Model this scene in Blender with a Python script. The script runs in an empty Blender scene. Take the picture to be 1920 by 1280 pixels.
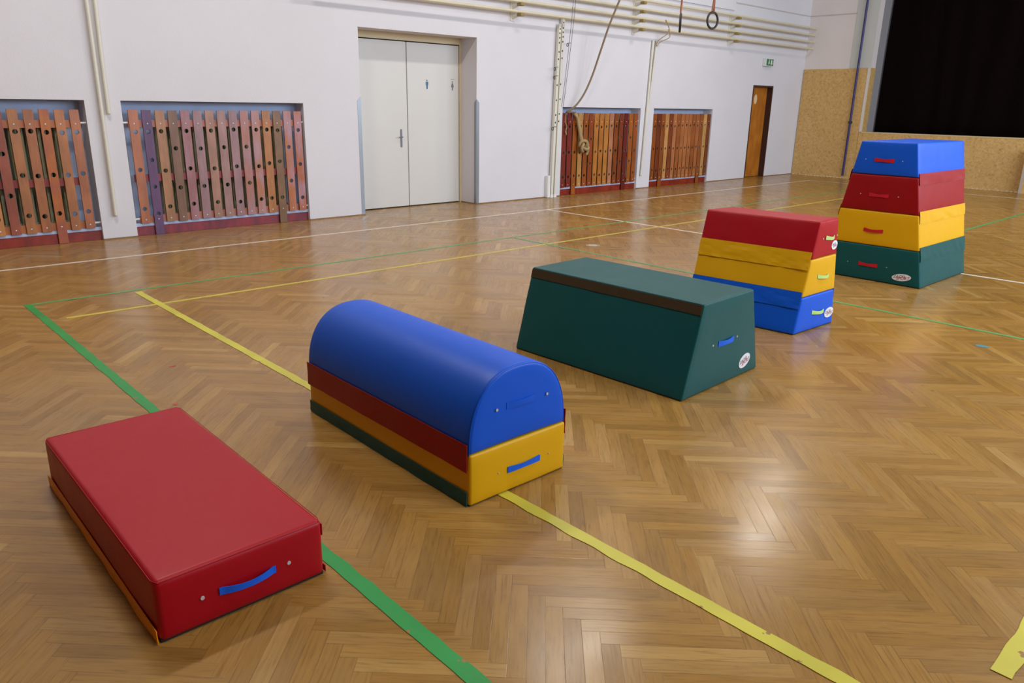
import bpy, bmesh, math, random
from mathutils import Vector, Matrix, noise
random.seed(7)
S = bpy.context.scene
COL = S.collection
PI = math.pi
D = 9.635       # plane of the long door wall
XE = 18.8       # plane of the stage wall
YF = -3.0       # window wall behind the photographer
XL = -1.5       # near end wall
HC = 6.2        # ceiling height

# ---------------------------------------------------------------- camera
cam = bpy.data.cameras.new('camera'); camo = bpy.data.objects.new('camera', cam); COL.objects.link(camo)
F = 1419.05
yaw, pit, rol = [math.radians(a) for a in (43.2357595, 17.45739, 1.03941551)]
fw = Vector((math.sin(yaw)*math.cos(pit), math.cos(yaw)*math.cos(pit), -math.sin(pit)))
rt = Vector((math.cos(yaw), -math.sin(yaw), 0)); up = rt.cross(fw)
r_ = math.cos(rol)*rt + math.sin(rol)*up; u_ = -math.sin(rol)*rt + math.cos(rol)*up
camo.matrix_world = Matrix(((r_.x, u_.x, -fw.x, 0), (r_.y, u_.y, -fw.y, 0), (r_.z, u_.z, -fw.z, 1.6), (0, 0, 0, 1)))
cam.sensor_width = 36; cam.lens = F/1920*36; cam.clip_start = .05; cam.clip_end = 200
S.camera = camo
# ---------------------------------------------------------------- world, exposure
w = bpy.data.worlds.new('World'); S.world = w; w.use_nodes = True
bg = w.node_tree.nodes['Background']; bg.inputs[0].default_value = (.72, .82, 1, 1); bg.inputs[1].default_value = 1.0
S.view_settings.view_transform = 'Standard'; S.view_settings.look = 'None'
S.view_settings.exposure = .21; S.view_settings.gamma = 1
S.cycles.use_denoising = True
S.cycles.max_bounces = 6; S.cycles.diffuse_bounces = 4; S.cycles.glossy_bounces = 3
S.cycles.sample_clamp_indirect = 6

# ---------------------------------------------------------------- lights: daylight through the windows, ceiling lamps
WINX = (5.4, 9.0, 12.6, 16.2)
def area(name, loc, rot, sx, sy, power, col):
    l = bpy.data.lights.new(name, 'AREA'); l.shape = 'RECTANGLE'; l.size = sx; l.size_y = sy; l.energy = power; l.color = col
    o = bpy.data.objects.new(name, l); o.location = loc; o.rotation_euler = rot; COL.objects.link(o); return o
for x in WINX:
    area('window_daylight', (x, YF+.06, 3.6), (math.radians(80), 0, 0), 2.5, 2.7, 196, (.74, .86, 1.0))
LAMPS = [(x, y) for x in (1.7, 7.15, 12.6) for y in (.6, 6.1)]
for x, y in LAMPS:
    area('ceiling_lamp_light', (x, y, HC-.13), (0, 0, 0), 1.5, .35, (125 if x < 5 else 78) if y > 3 else 50, (1.0, .95, .88))

# ---------------------------------------------------------------- materials
def lin(c):
    return tuple(((v/255)/12.92 if v/255 <= .04045 else ((v/255+.055)/1.055)**2.4) for v in c)+(1,)
def newmat(name):
    m = bpy.data.materials.new(name); m.use_nodes = True
    nt = m.node_tree; b = nt.nodes['Principled BSDF']; return m, nt, b
def N(nt, t, **k):
    n = nt.nodes.new(t)
    for a, v in k.items():
        if a in n.inputs: n.inputs[a].default_value = v
        else: setattr(n, a, v)
    return n
def ramp(nt, fac, stops):
    r = nt.nodes.new('ShaderNodeValToRGB'); e = r.color_ramp.elements
    while len(e) > 1: e.remove(e[-1])
    e[0].position = stops[0][0]; e[0].color = stops[0][1]
    for p, c in stops[1:]:
        q = e.new(p); q.color = c
    nt.links.new(fac, r.inputs[0]); return r
def mapping(nt, scale, coord='Object'):
    tc = N(nt, 'ShaderNodeTexCoord'); mp = N(nt, 'ShaderNodeMapping'); mp.inputs['Scale'].default_value = scale
    nt.links.new(tc.outputs[coord], mp.inputs[0]); return mp.outputs[0]
def plain(name, c, rough=.5, metal=0, bump=0, bscale=80, var=0, vscale=3, spec=.5):
    m, nt, b = newmat(name)
    b.inputs['Roughness'].default_value = rough; b.inputs['Metallic'].default_value = metal
    b.inputs['Specular IOR Level'].default_value = spec
    c = lin(c); v = mapping(nt, (1, 1, 1))
    n = N(nt, 'ShaderNodeTexNoise'); n.inputs['Scale'].default_value = vscale; n.inputs['Detail'].default_value = 5
    nt.links.new(v, n.inputs['Vector'])
    k = 1-var
    r = ramp(nt, n.outputs[0], [(.3, (c[0]*k, c[1]*k, c[2]*k, 1)), (.7, c)])
    nt.links.new(r.outputs[0], b.inputs['Base Color'])
    if bump:
        n2 = N(nt, 'ShaderNodeTexNoise'); n2.inputs['Scale'].default_value = bscale; n2.inputs['Detail'].default_value = 3
        nt.links.new(v, n2.inputs['Vector'])
        bp = N(nt, 'ShaderNodeBump'); bp.inputs['Strength'].default_value = bump; bp.inputs['Distance'].default_value = .01
        nt.links.new(n2.outputs[0], bp.inputs['Height']); nt.links.new(bp.outputs[0], b.inputs['Normal'])
    return m
def vinyl(name, c, rough=.42):
    m, nt, b = newmat(name); v = mapping(nt, (1, 1, 1))
    b.inputs['Base Color'].default_value = lin(c)
    b.inputs['Specular IOR Level'].default_value = .3
    n = N(nt, 'ShaderNodeTexNoise'); n.inputs['Scale'].default_value = 420; n.inputs['Detail'].default_value = 2
    n2 = N(nt, 'ShaderNodeTexNoise'); n2.inputs['Scale'].default_value = 5; n2.inputs['Detail'].default_value = 4
    nt.links.new(v, n.inputs[0]); nt.links.new(v, n2.inputs[0])
    b1 = N(nt, 'ShaderNodeBump'); b1.inputs['Strength'].default_value = .12; b1.inputs['Distance'].default_value = .002
    b2 = N(nt, 'ShaderNodeBump'); b2.inputs['Strength'].default_value = .25; b2.inputs['Distance'].default_value = .012
    nt.links.new(n.outputs[0], b1.inputs['Height']); nt.links.new(n2.outputs[0], b2.inputs['Height'])
    nt.links.new(b1.outputs[0], b2.inputs['Normal']); nt.links.new(b2.outputs[0], b.inputs['Normal'])
    mr = N(nt, 'ShaderNodeMapRange'); mr.inputs[3].default_value = rough-.05; mr.inputs[4].default_value = rough+.08
    nt.links.new(n2.outputs[0], mr.inputs[0]); nt.links.new(mr.outputs[0], b.inputs['Roughness'])
    return m
_wood = {}
def wood(c1, c2=None):
    c2 = c2 or tuple(v*.88 for v in c1); key = (tuple(c1), tuple(c2))
    if key in _wood: return _wood[key]
    m, nt, b = newmat('stained_wood'); v = mapping(nt, (22, 22, 1.6)); v2 = mapping(nt, (5, 5, 2.2))
    n = N(nt, 'ShaderNodeTexNoise'); n.inputs['Scale'].default_value = 3; n.inputs['Detail'].default_value = 8; n.inputs['Distortion'].default_value = .6
    k = N(nt, 'ShaderNodeTexNoise'); k.inputs['Scale'].default_value = 1.3; k.inputs['Detail'].default_value = 3
    nt.links.new(v, n.inputs[0]); nt.links.new(v2, k.inputs[0])
    a = ramp(nt, k.outputs[0], [(.38, lin(c2)), (.62, lin(c1))])
    g = ramp(nt, n.outputs[0], [(.3, (.6, .58, .55, 1)), (.6, (1, 1, 1, 1))])
    mx = N(nt, 'ShaderNodeMix', data_type='RGBA', blend_type='MULTIPLY'); mx.inputs[0].default_value = .4
    nt.links.new(a.outputs[0], mx.inputs[6]); nt.links.new(g.outputs[0], mx.inputs[7]); nt.links.new(mx.outputs[2], b.inputs['Base Color'])
    b.inputs['Roughness'].default_value = .38
    _wood[key] = m; return m
def parquet():
    m, nt, b = newmat('herringbone_parquet')
    L, W = PL, PW
    uv = N(nt, 'ShaderNodeUVMap', uv_map='plank'); sep = N(nt, 'ShaderNodeSeparateXYZ'); nt.links.new(uv.outputs[0], sep.inputs[0])
    at = N(nt, 'ShaderNodeVertexColor', layer_name='tone'); sa = N(nt, 'ShaderNodeSeparateColor'); nt.links.new(at.outputs[0], sa.inputs[0])
    def M(op, a, bb=None, cl=False):
        n = N(nt, 'ShaderNodeMath', operation=op, use_clamp=cl)
        for i, q in enumerate((a, bb)):
            if q is None: continue
            if isinstance(q, (int, float)): n.inputs[i].default_value = q
            else: nt.links.new(q, n.inputs[i])
        return n.outputs[0]
    u, v = sep.outputs[0], sep.outputs[1]
    off = M('MULTIPLY', sa.outputs[0], 37.0)
    cb = N(nt, 'ShaderNodeCombineXYZ'); nt.links.new(M('MULTIPLY', u, 3.2), cb.inputs[0]); nt.links.new(M('MULTIPLY', v, 46.0), cb.inputs[1]); nt.links.new(off, cb.inputs[2])
    g = N(nt, 'ShaderNodeTexNoise'); g.inputs['Scale'].default_value = 2.2; g.inputs['Detail'].default_value = 9; g.inputs['Roughness'].default_value = .62; g.inputs['Distortion'].default_value = .7
    nt.links.new(cb.outputs[0], g.inputs[0])
    cb2 = N(nt, 'ShaderNodeCombineXYZ'); nt.links.new(M('MULTIPLY', u, 5.), cb2.inputs[0]); nt.links.new(M('MULTIPLY', v, 14.0), cb2.inputs[1]); nt.links.new(off, cb2.inputs[2])
    g2 = N(nt, 'ShaderNodeTexNoise'); g2.inputs['Scale'].default_value = 1.; g2.inputs['Detail'].default_value = 4
    nt.links.new(cb2.outputs[0], g2.inputs[0])
    tone = ramp(nt, sa.outputs[0], [(0, lin((151, 114, 58))), (.08, lin((162, 123, 64))), (.5, lin((166, 128, 69))), (.92, lin((171, 133, 74))), (1, lin((182, 147, 88)))])
    hue = ramp(nt, sa.outputs[1], [(0, (1.02, .97, .74, 1)), (.5, (1, 1, .96, 1)), (1, (.98, .99, 1.08, 1))])
    m1 = N(nt, 'ShaderNodeMix', data_type='RGBA', blend_type='MULTIPLY'); m1.inputs[0].default_value = .6
    nt.links.new(tone.outputs[0], m1.inputs[6]); nt.links.new(hue.outputs[0], m1.inputs[7])
    gr = ramp(nt, g.outputs[0], [(.28, (.60, .54, .47, 1)), (.48, (.93, .91, .88, 1)), (.7, (1.05, 1.04, 1.02, 1))])
    m2 = N(nt, 'ShaderNodeMix', data_type='RGBA', blend_type='MULTIPLY'); m2.inputs[0].default_value = .85
    nt.links.new(m1.outputs[2], m2.inputs[6]); nt.links.new(gr.outputs[0], m2.inputs[7])
    gb = ramp(nt, g2.outputs[0], [(.3, (.90, .89, .88, 1)), (.65, (1.03, 1.03, 1.03, 1))])
    m3 = N(nt, 'ShaderNodeMix', data_type='RGBA', blend_type='MULTIPLY'); m3.inputs[0].default_value = .55
    nt.links.new(m2.outputs[2], m3.inputs[6]); nt.links.new(gb.outputs[0], m3.inputs[7])
    # worn, greyed zones
    vv = mapping(nt, (1, 1, 1)); big = N(nt, 'ShaderNodeTexNoise'); big.inputs['Scale'].default_value = .9; big.inputs['Detail'].default_value = 6; nt.links.new(vv, big.inputs[0])
    bw = ramp(nt, big.outputs[0], [(.35, (.86, .84, .80, 1)), (.65, (1.06, 1.05, 1.05, 1))])
    m4 = N(nt, 'ShaderNodeMix', data_type='RGBA', blend_type='MULTIPLY'); m4.inputs[0].default_value = .8
    nt.links.new(m3.outputs[2], m4.inputs[6]); nt.links.new(bw.outputs[0], m4.inputs[7])
    # joints
    ev = M('MINIMUM', v, M('SUBTRACT', W, v)); eu = M('MINIMUM', u, M('SUBTRACT', L, u))
    ed = M('MINIMUM', ev, eu)
    wv = N(nt, 'ShaderNodeTexNoise'); wv.inputs['Scale'].default_value = 7; nt.links.new(vv, wv.inputs[0])
    wid = M('MULTIPLY', M('SUBTRACT', wv.outputs[0], .22), .0034)
    gap = M('SUBTRACT', 1.0, M('DIVIDE', ed, wid), True)
    gapf = M('MULTIPLY', M('POWER', gap, .55), .62)
    m5 = N(nt, 'ShaderNodeMix', data_type='RGBA', blend_type='MIX'); nt.links.new(gapf, m5.inputs[0])
    nt.links.new(m4.outputs[2], m5.inputs[6]); m5.inputs[7].default_value = lin((70, 45, 25))
    nt.links.new(m5.outputs[2], b.inputs['Base Color'])
    wr = N(nt, 'ShaderNodeTexNoise'); wr.inputs['Scale'].default_value = 2.3; wr.inputs['Detail'].default_value = 7; nt.links.new(vv, wr.inputs[0])
    mr = N(nt, 'ShaderNodeMapRange'); mr.inputs[1].default_value = .3; mr.inputs[2].default_value = .7; mr.inputs[3].default_value = .18; mr.inputs[4].default_value = .27
    nt.links.new(wr.outputs[0], mr.inputs[0])
    rr = M('ADD', mr.outputs[0], M('MULTIPLY', sa.outputs[2], .05)); nt.links.new(rr, b.inputs['Roughness'])
    b.inputs['Specular IOR Level'].default_value = .36
    bp = N(nt, 'ShaderNodeBump'); bp.inputs['Strength'].default_value = .09; bp.inputs['Distance'].default_value = .0012
    hh = M('ADD', M('MULTIPLY', g.outputs[0], .35), M('MULTIPLY', gap, -1.0)); hh2 = M('ADD', hh, M('MULTIPLY', g2.outputs[0], .6))
    nt.links.new(hh2, bp.inputs['Height']); nt.links.new(bp.outputs[0], b.inputs['Normal'])
    return m
def osb():
    m, nt, b = newmat('osb_board'); v = mapping(nt, (1, 1, 1))
    d = N(nt, 'ShaderNodeTexNoise'); d.inputs['Scale'].default_value = 9; nt.links.new(v, d.inputs[0])
    mixv = N(nt, 'ShaderNodeMix', data_type='RGBA'); mixv.inputs[0].default_value = .12; nt.links.new(v, mixv.inputs[6]); nt.links.new(d.outputs['Color'], mixv.inputs[7])
    vo = N(nt, 'ShaderNodeTexVoronoi'); vo.inputs['Scale'].default_value = 30; nt.links.new(mixv.outputs[2], vo.inputs[0])
    sp = N(nt, 'ShaderNodeSeparateColor'); nt.links.new(vo.outputs['Color'], sp.inputs[0])
    r = ramp(nt, sp.outputs[0], [(0, lin((186, 146, 84))), (.1, lin((198, 158, 94))), (.6, lin((205, 166, 102))), (1, lin((212, 175, 114)))])
    n = N(nt, 'ShaderNodeTexNoise'); n.inputs['Scale'].default_value = 14; n.inputs['Detail'].default_value = 4; nt.links.new(v, n.inputs[0])
    r2 = ramp(nt, n.outputs[0], [(.26, (.7, .66, .6, 1)), (.42, (1, 1, 1, 1))])
    mx = N(nt, 'ShaderNodeMix', data_type='RGBA', blend_type='MULTIPLY'); mx.inputs[0].default_value = .75
    nt.links.new(r.outputs[0], mx.inputs[6]); nt.links.new(r2.outputs[0], mx.inputs[7]); nt.links.new(mx.outputs[2], b.inputs['Base Color'])
    b.inputs['Roughness'].default_value = .6; return m
def tapemat(name, c, wear=.42):
    m, nt, b = newmat(name); v = mapping(nt, (1, 1, 1))
    n = N(nt, 'ShaderNodeTexNoise'); n.inputs['Scale'].default_value = 16; n.inputs['Detail'].default_value = 6; nt.links.new(v, n.inputs[0])
    k = N(nt, 'ShaderNodeTexNoise'); k.inputs['Scale'].default_value = 3; k.inputs['Detail'].default_value = 3; nt.links.new(v, k.inputs[0])
    cc = lin(c); r = ramp(nt, k.outputs[0], [(.35, (cc[0]*.84, cc[1]*.84, cc[2]*.84, 1)), (.65, cc)])
    ch = ramp(nt, n.outputs[0], [(wear-.14, (1, 1, 1, 1)), (wear-.12, (0, 0, 0, 1))])
    mx = N(nt, 'ShaderNodeMix', data_type='RGBA'); nt.links.new(ch.outputs[0], mx.inputs[0]); nt.links.new(r.outputs[0], mx.inputs[6]); mx.inputs[7].default_value = lin((150, 112, 62))
    nt.links.new(mx.outputs[2], b.inputs['Base Color']); b.inputs['Roughness'].default_value = .4
    return m
PL, PW = .45, .0577
M_ = dict(
 wall=plain('white_plaster', (220, 218, 224), .85, bump=.12, bscale=60, var=.035, vscale=1.6),
 wallend=plain('white_plaster_end', (226, 217, 213), .85, bump=.12, bscale=60, var=.035, vscale=1.6),
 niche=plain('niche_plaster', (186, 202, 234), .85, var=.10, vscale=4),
 grey=plain('grey_paint', (196, 198, 192), .7, var=.03), trimw=plain('white_trim', (214, 208, 200), .6),
 groove=plain('cornice_paint', (196, 188, 184), .8),
 ceil=plain('ceiling_paint', (196, 192, 184), .9, var=.02),
 doorw=plain('white_door_paint', (214, 212, 208), .42, var=.03, vscale=1.2), cream=plain('cream_frame_paint', (208, 190, 152), .5, var=.08),
 dark=plain('dark_gap', (22, 18, 16), .8), steel=plain('brushed_steel', (150, 155, 162), .38, .85), nickel=plain('nickel', (120, 118, 128), .35, .8),
 parquet=parquet(), osb=osb(), skirting=wood((150, 112, 70)),
 red=vinyl('red_vinyl', (166, 0, 22)), dred=vinyl('dark_red_vinyl', (146, 0, 10)), blue=vinyl('blue_vinyl', (0, 84, 206)), yellow=vinyl('yellow_vinyl', (218, 164, 0)),
 green=vinyl('green_vinyl', (0, 78, 78)), hook=plain('brown_velcro', (62, 46, 16), .95, bump=.4, bscale=300), lime=vinyl('lime_webbing', (184, 216, 128)),
 orange=vinyl('orange_vinyl', (240, 146, 0)), webblue=vinyl('blue_webbing', (18, 96, 220)), webred=vinyl('red_webbing', (190, 24, 40)),
 under=plain('black_base_cloth', (30, 26, 26), .8), patch=plain('white_patch', (226, 226, 230), .5), inkred=plain('red_ink', (170, 30, 50), .5), inkdark=plain('dark_ink', (80, 44, 56), .5),
 eyelet=plain('pale_eyelet', (196, 186, 188), .4), polecream=plain('cream_enamel', (222, 219, 206), .45, var=.05), barcream=plain('ivory_enamel', (216, 206, 176), .45, var=.08),
 ochre=plain('ochre_rubber', (150, 128, 72), .7), iron=plain('dark_iron', (50, 50, 52), .6), kick=wood((150, 46, 26), (120, 32, 24)), kickp=wood((146, 50, 60), (110, 36, 52)),
 radi=plain('radiator_enamel', (158, 158, 128), .5, var=.12), rope=plain('hemp_rope', (150, 130, 104), .9, bump=.9, bscale=160, var=.2, vscale=60), ropel=plain('pale_hemp', (190, 162, 116), .9, bump=.9, bscale=160, var=.25, vscale=50),
 ring=plain('dark_ring_leather', (44, 34, 38), .5), strap=plain('tan_leather', (160, 92, 58), .6, var=.2, vscale=30), brownd=wood((190, 118, 36), (172, 100, 28)), bframe=plain('dark_brown_steel', (58, 34, 30), .45),
 bluepole=plain('navy_enamel', (44, 38, 100), .4), signw=plain('sign_housing', (214, 220, 216), .5), signg=plain('sign_green', (40, 120, 70), .5), curtain=None, white=plain('white_plastic', (230, 230, 228), .5),
 boy=plain('icon_blue', (70, 110, 140), .5), girl=plain('icon_grey', (120, 116, 120), .5), lbluep=plain('pale_blue_film', (190, 212, 226), .5),
 tapeg=tapemat('green_tape', (34, 150, 66), .46), tapey=tapemat('yellow_tape', (206, 196, 66), .46), linew=tapemat('white_line_paint', (226, 214, 200), .44), linesg=tapemat('green_line_paint', (96, 160, 96), .5), linesy=tapemat('yellow_line_paint', (206, 186, 70), .48),
 stepw=plain('pale_board_edge', (176, 164, 152), .6), floorstage=wood((110, 80, 50)), glass=None,
)
def curtainmat():
    m, nt, b = newmat('black_velvet'); b.inputs['Base Color'].default_value = (.0032, .0009, .0008, 1); b.inputs['Roughness'].default_value = .95
    b.inputs['Specular IOR Level'].default_value = .08; b.inputs['Sheen Weight'].default_value = .02; b.inputs['Sheen Tint'].default_value = (.6, .1, .1, 1); return m
M_['curtain'] = curtainmat()
def glassmat():
    m, nt, b = newmat('window_glass'); b.inputs['Base Color'].default_value = (.9, .95, 1, 1); b.inputs['Transmission Weight'].default_value = 1; b.inputs['Roughness'].default_value = 0; return m
M_['glass'] = glassmat()
def lampmat():
    m, nt, b = newmat('lamp_diffuser'); b.inputs['Base Color'].default_value = (.9, .9, .88, 1); b.inputs['Emission Color'].default_value = (1, .96, .9, 1); b.inputs['Emission Strength'].default_value = 4; return m
M_['lamp'] = lampmat()
def m(k): return M_[k] if isinstance(k, str) else k

# ---------------------------------------------------------------- object helpers
def props(o, label=None, cat=None, group=None, kind=None):
    if label: o['label'] = label
    if cat: o['category'] = cat
    if group: o['group'] = group
    if kind: o['kind'] = kind
    return o
def mesh_from(name, bm):
    bmesh.ops.recalc_face_normals(bm, faces=bm.faces)
    me = bpy.data.meshes.new(name); bm.to_mesh(me); bm.free(); return me
def worldpos(o):
    p = Vector((0, 0, 0))
    while o: p = p+o.location; o = o.parent
    return p
def obj(name, bm, mat, parent=None, smooth=False, label=None):
    """bm is built in world coordinates; the origin goes to the parent's base, or to the mesh's own base"""
    if parent is None:
        co = [v.co for v in bm.verts]
        org = Vector(((min(c.x for c in co)+max(c.x for c in co))/2, (min(c.y for c in co)+max(c.y for c in co))/2, min(c.z for c in co)))
    else: org = worldpos(parent)
    bmesh.ops.translate(bm, verts=bm.verts, vec=-org)
    me = mesh_from(name, bm); me.materials.append(m(mat))
    if smooth:
        me.polygons.foreach_set('use_smooth', [True]*len(me.polygons))
        try: me.set_sharp_from_angle(angle=math.radians(50))
        except Exception: pass
    o = bpy.data.objects.new(name, me); COL.objects.link(o)
    if parent is None: o.location = org
    else: o.parent = parent
    if label: o['label'] = label
    return o
def thing(name, loc, label=None, cat=None, group=None, kind=None):
    o = bpy.data.objects.new(name, None); o.empty_display_size = .1; COL.objects.link(o); o.location = loc
    return props(o, label, cat, group, kind)
def box(bm, x0, x1, y0, y1, z0, z1, bev=0):
    b2 = bmesh.new(); bmesh.ops.create_cube(b2, size=1)
    for v in b2.verts: v.co = Vector(((x0+x1)/2+v.co.x*(x1-x0), (y0+y1)/2+v.co.y*(y1-y0), (z0+z1)/2+v.co.z*(z1-z0)))
    if bev: bmesh.ops.bevel(b2, geom=b2.edges[:], offset=bev, segments=2, affect='EDGES')
    merge(bm, b2); return bm
def merge(bm, b2):
    t = bpy.data.meshes.new('tmp'); b2.to_mesh(t); b2.free(); bm.from_mesh(t); bpy.data.meshes.remove(t); return bm
def B(*a, bev=0):
    bm = bmesh.new(); box(bm, *a, bev=bev); return bm
def tube(bm, pts, r, n=8, cap=True, closed=False):
    pts = [Vector(p) for p in pts]; rings = []; k = len(pts)
    for i, p in enumerate(pts):
        a = pts[(i-1) % k] if closed else pts[max(0, i-1)]; b = pts[(i+1) % k] if closed else pts[min(k-1, i+1)]
        t = (b-a).normalized()
        if i == 0: ref = Vector((0, 0, 1)) if abs(t.z) < .9 else Vector((1, 0, 0)); nrm = t.cross(ref).normalized()
        else: nrm = (nrm-t*nrm.dot(t)).normalized()
        bi = t.cross(nrm); rr = r[i] if isinstance(r, (list, tuple)) else r
        rings.append([bm.verts.new(p+nrm*math.cos(2*PI*j/n)*rr+bi*math.sin(2*PI*j/n)*rr) for j in range(n)])
    for i in range(k if closed else k-1):
        A, Bq = rings[i], rings[(i+1) % k]
        for j in range(n): bm.faces.new((A[j], A[(j+1) % n], Bq[(j+1) % n], Bq[j]))
    if cap and not closed: bm.faces.new(rings[0][::-1]); bm.faces.new(rings[-1])
    return bm
def smoothpath(p, k=6):
    p = [Vector(q) for q in p]; out = []
    for i in range(len(p)-1):
        a, b, c, d = p[max(0, i-1)], p[i], p[i+1], p[min(len(p)-1, i+2)]
        for j in range(k):
            t = j/k; out.append(.5*((2*b)+(c-a)*t+(2*a-5*b+4*c-d)*t*t+(3*b-a-3*c+d)*t**3))
    return out+[p[-1]]
def rod(p, q, r, n=10):
    return tube(bmesh.new(), [p, q], r, n)
def curve_mesh(cu):
    o = bpy.data.objects.new('tmp', cu); COL.objects.link(o); bpy.context.view_layer.update()
    me = bpy.data.meshes.new_from_object(o.evaluated_get(bpy.context.evaluated_depsgraph_get()))
    bpy.data.objects.remove(o); bpy.data.curves.remove(cu); return me
def plate(x0, x1, z0, z1, y, th, holes, cham=0):
    """upright board in the XZ plane with round holes cut through; holes = (x, z, r)"""
    cu = bpy.data.curves.new('tmp', 'CURVE'); cu.dimensions = '2D'; cu.fill_mode = 'BOTH'; cu.extrude = th/2; cu.bevel_depth = cham
    def poly(pts):
        s = cu.splines.new('POLY'); s.points.add(len(pts)-1)
        for i, p in enumerate(pts): s.points[i].co = (p[0], p[1], 0, 1)
        s.use_cyclic_u = True
    poly([(x0, z0), (x1, z0), (x1, z1), (x0, z1)])
    for hx, hz, hr in holes: poly([(hx+hr*math.cos(-2*PI*j/16), hz+hr*math.sin(-2*PI*j/16)) for j in range(16)])
    me = curve_mesh(cu); bm = bmesh.new(); bm.from_mesh(me); bpy.data.meshes.remove(me)
    for v in bm.verts: v.co = Vector((v.co.x, y-v.co.z, v.co.y))
    bmesh.ops.remove_doubles(bm, verts=bm.verts, dist=1e-5)
    return bm
def text_bm(txt, size, shear=.25):
    cu = bpy.data.curves.new('tmp', 'FONT'); cu.body = txt; cu.size = size; cu.shear = shear; cu.align_x = 'CENTER'; cu.align_y = 'CENTER'; cu.extrude = .0003; cu.resolution_u = 3; cu.offset = 0
    me = curve_mesh(cu); bm = bmesh.new(); bm.from_mesh(me); bpy.data.meshes.remove(me); return bm

# ---------------------------------------------------------------- floor
def build_floor():
    bm = bmesh.new(); uvl = bm.loops.layers.uv.new('plank'); cl = bm.loops.layers.color.new('tone')
    s = math.sqrt(.5); e1 = Vector((s, -s, 0)); e2 = Vector((s, s, 0))
    O = Vector((1.603, 1.599, 0))-e2*PW
    def plank(a0, b0, a1, b1, horiz):
        c = O+e1*(a0+a1)/2+e2*(b0+b1)/2
        if not (XL-.15 < c.x < XE+.1 and YF-.15 < c.y < D+.9): return
        vs = [bm.verts.new(O+e1*a+e2*b) for a, b in ((a0, b0), (a1, b0), (a1, b1), (a0, b1))]
        f = bm.faces.new(vs); uv = ((0, 0), (PL, 0), (PL, PW), (0, PW)) if horiz else ((0, PW), (0, 0), (PL, 0), (PL, PW))
        col = (random.random(), random.random(), random.random(), 1)
        for l, q in zip(f.loops, uv): l[uvl].uv = q; l[cl] = col
    for k in range(-45, 45):
        for i in range(-190, 190):
            a, b = i*PW+k*PL, -i*PW+k*PL
            c = O+e1*a+e2*b
            if not (XL-1 < c.x < XE+1 and YF-1 < c.y < D+1.2): continue
            plank(a, b, a+PL, b+PW, True)
            plank(a, b-PL, a+PW, b, False)
    me = bpy.data.meshes.new('floor'); bm.to_mesh(me); bm.free(); me.materials.append(M_['parquet'])
    o = bpy.data.objects.new('floor', me); COL.objects.link(o); props(o, 'herringbone oak parquet floor of the sports hall', kind='structure')
build_floor()

# ---------------------------------------------------------------- walls
NICHES = [(.25, 2.51), (2.885, 5.16), (10.185, 12.41), (12.83, 14.93)]
NZ0, NZ1 = .105, 1.553
DX0, DX1, DZ = 6.05, 8.19, 2.565     # double door recess
BX0, BX1, BZ = 16.5, 17.4, 2.095     # brown door
T = .55
bm = bmesh.new(); xs = XL-.3
ops = sorted([(a, b, 0, NZ1) for a, b in NICHES]+[(DX0, DX1, 0, DZ), (BX0, BX1, 0, BZ)])
for a, b, z0, z1 in ops:
    box(bm, xs, a, D, D+T, -.02, HC); box(bm, a, b, D, D+T, z1, HC)
    if z0 > 0: box(bm, a, b, D, D+T, -.02, z0)
    xs = b
box(bm, xs, XE+.9, D, D+T, -.02, HC)
wb = obj('wall_back', bm, 'wall'); wb['kind'] = 'structure'
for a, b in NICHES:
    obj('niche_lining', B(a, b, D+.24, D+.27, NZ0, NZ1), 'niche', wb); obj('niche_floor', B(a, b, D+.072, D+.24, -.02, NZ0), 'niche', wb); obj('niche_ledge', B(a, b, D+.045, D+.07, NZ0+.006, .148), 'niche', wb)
# end wall with the stage opening
SY = 8.0; LZ = 1.075
bm = bmesh.new()
box(bm, XE, XE+.75, SY+.0, D+.0, -.02, HC)
box(bm, XE, XE+.75, YF, -1.2, -.02, HC)
box(bm, XE, XE+.75, -1.2, SY, 5.4, HC)
box(bm, XE+.02, XE+3, -1.2, SY, -.02, LZ-.03)
we = obj('wall_right', bm, 'wallend'); we['kind'] = 'structure'
o = obj('wall_left', B(XL-.3, XL, YF, D, -.02, HC), wood((104, 74, 48))); o['kind'] = 'structure'  # unseen end wall; its dark wood is made up to cut bounced light
ceil_o = o = obj('ceiling', B(XL-.3, XE+3, YF-.3, D+T, HC, HC+.2), 'ceil'); o['kind'] = 'structure'
bm = bmesh.new(); xs = XL-.3
for x in WINX:
    box(bm, xs, x-1.3, YF-.3, YF, -.02, HC); box(bm, x-1.3, x+1.3, YF-.3, YF, -.02, 2.2); box(bm, x-1.3, x+1.3, YF-.3, YF, 5.0, HC); xs = x+1.3
box(bm, xs, XE+.3, YF-.3, YF, -.02, HC)
o = obj('wall_front', bm, 'wall'); o['kind'] = 'structure'
for i, x in enumerate(WINX):
    t = thing('window_%d' % (i+1), (x, YF-.15, 2.2), kind='structure')
    bm = bmesh.new()
    for a in (-1.3, -.45, .39, 1.24): box(bm, x+a, x+a+.06, YF-.2, YF-.14, 2.2, 5.0)
    for z in (2.2, 3.55, 4.94): box(bm, x-1.3, x+1.3, YF-.2, YF-.14, z, z+.06)
    obj('window_frame', bm, 'white', t)
# ceiling lamps
for x, y in LAMPS:
    t = ceil_o
    obj('lamp_housing', B(x-.8, x+.8, y-.2, y+.2, HC-.1, HC-.002), 'white', t); obj('lamp_diffuser', B(x-.76, x+.76, y-.17, y+.17, HC-.12, HC-.1), 'lamp', t)
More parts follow.
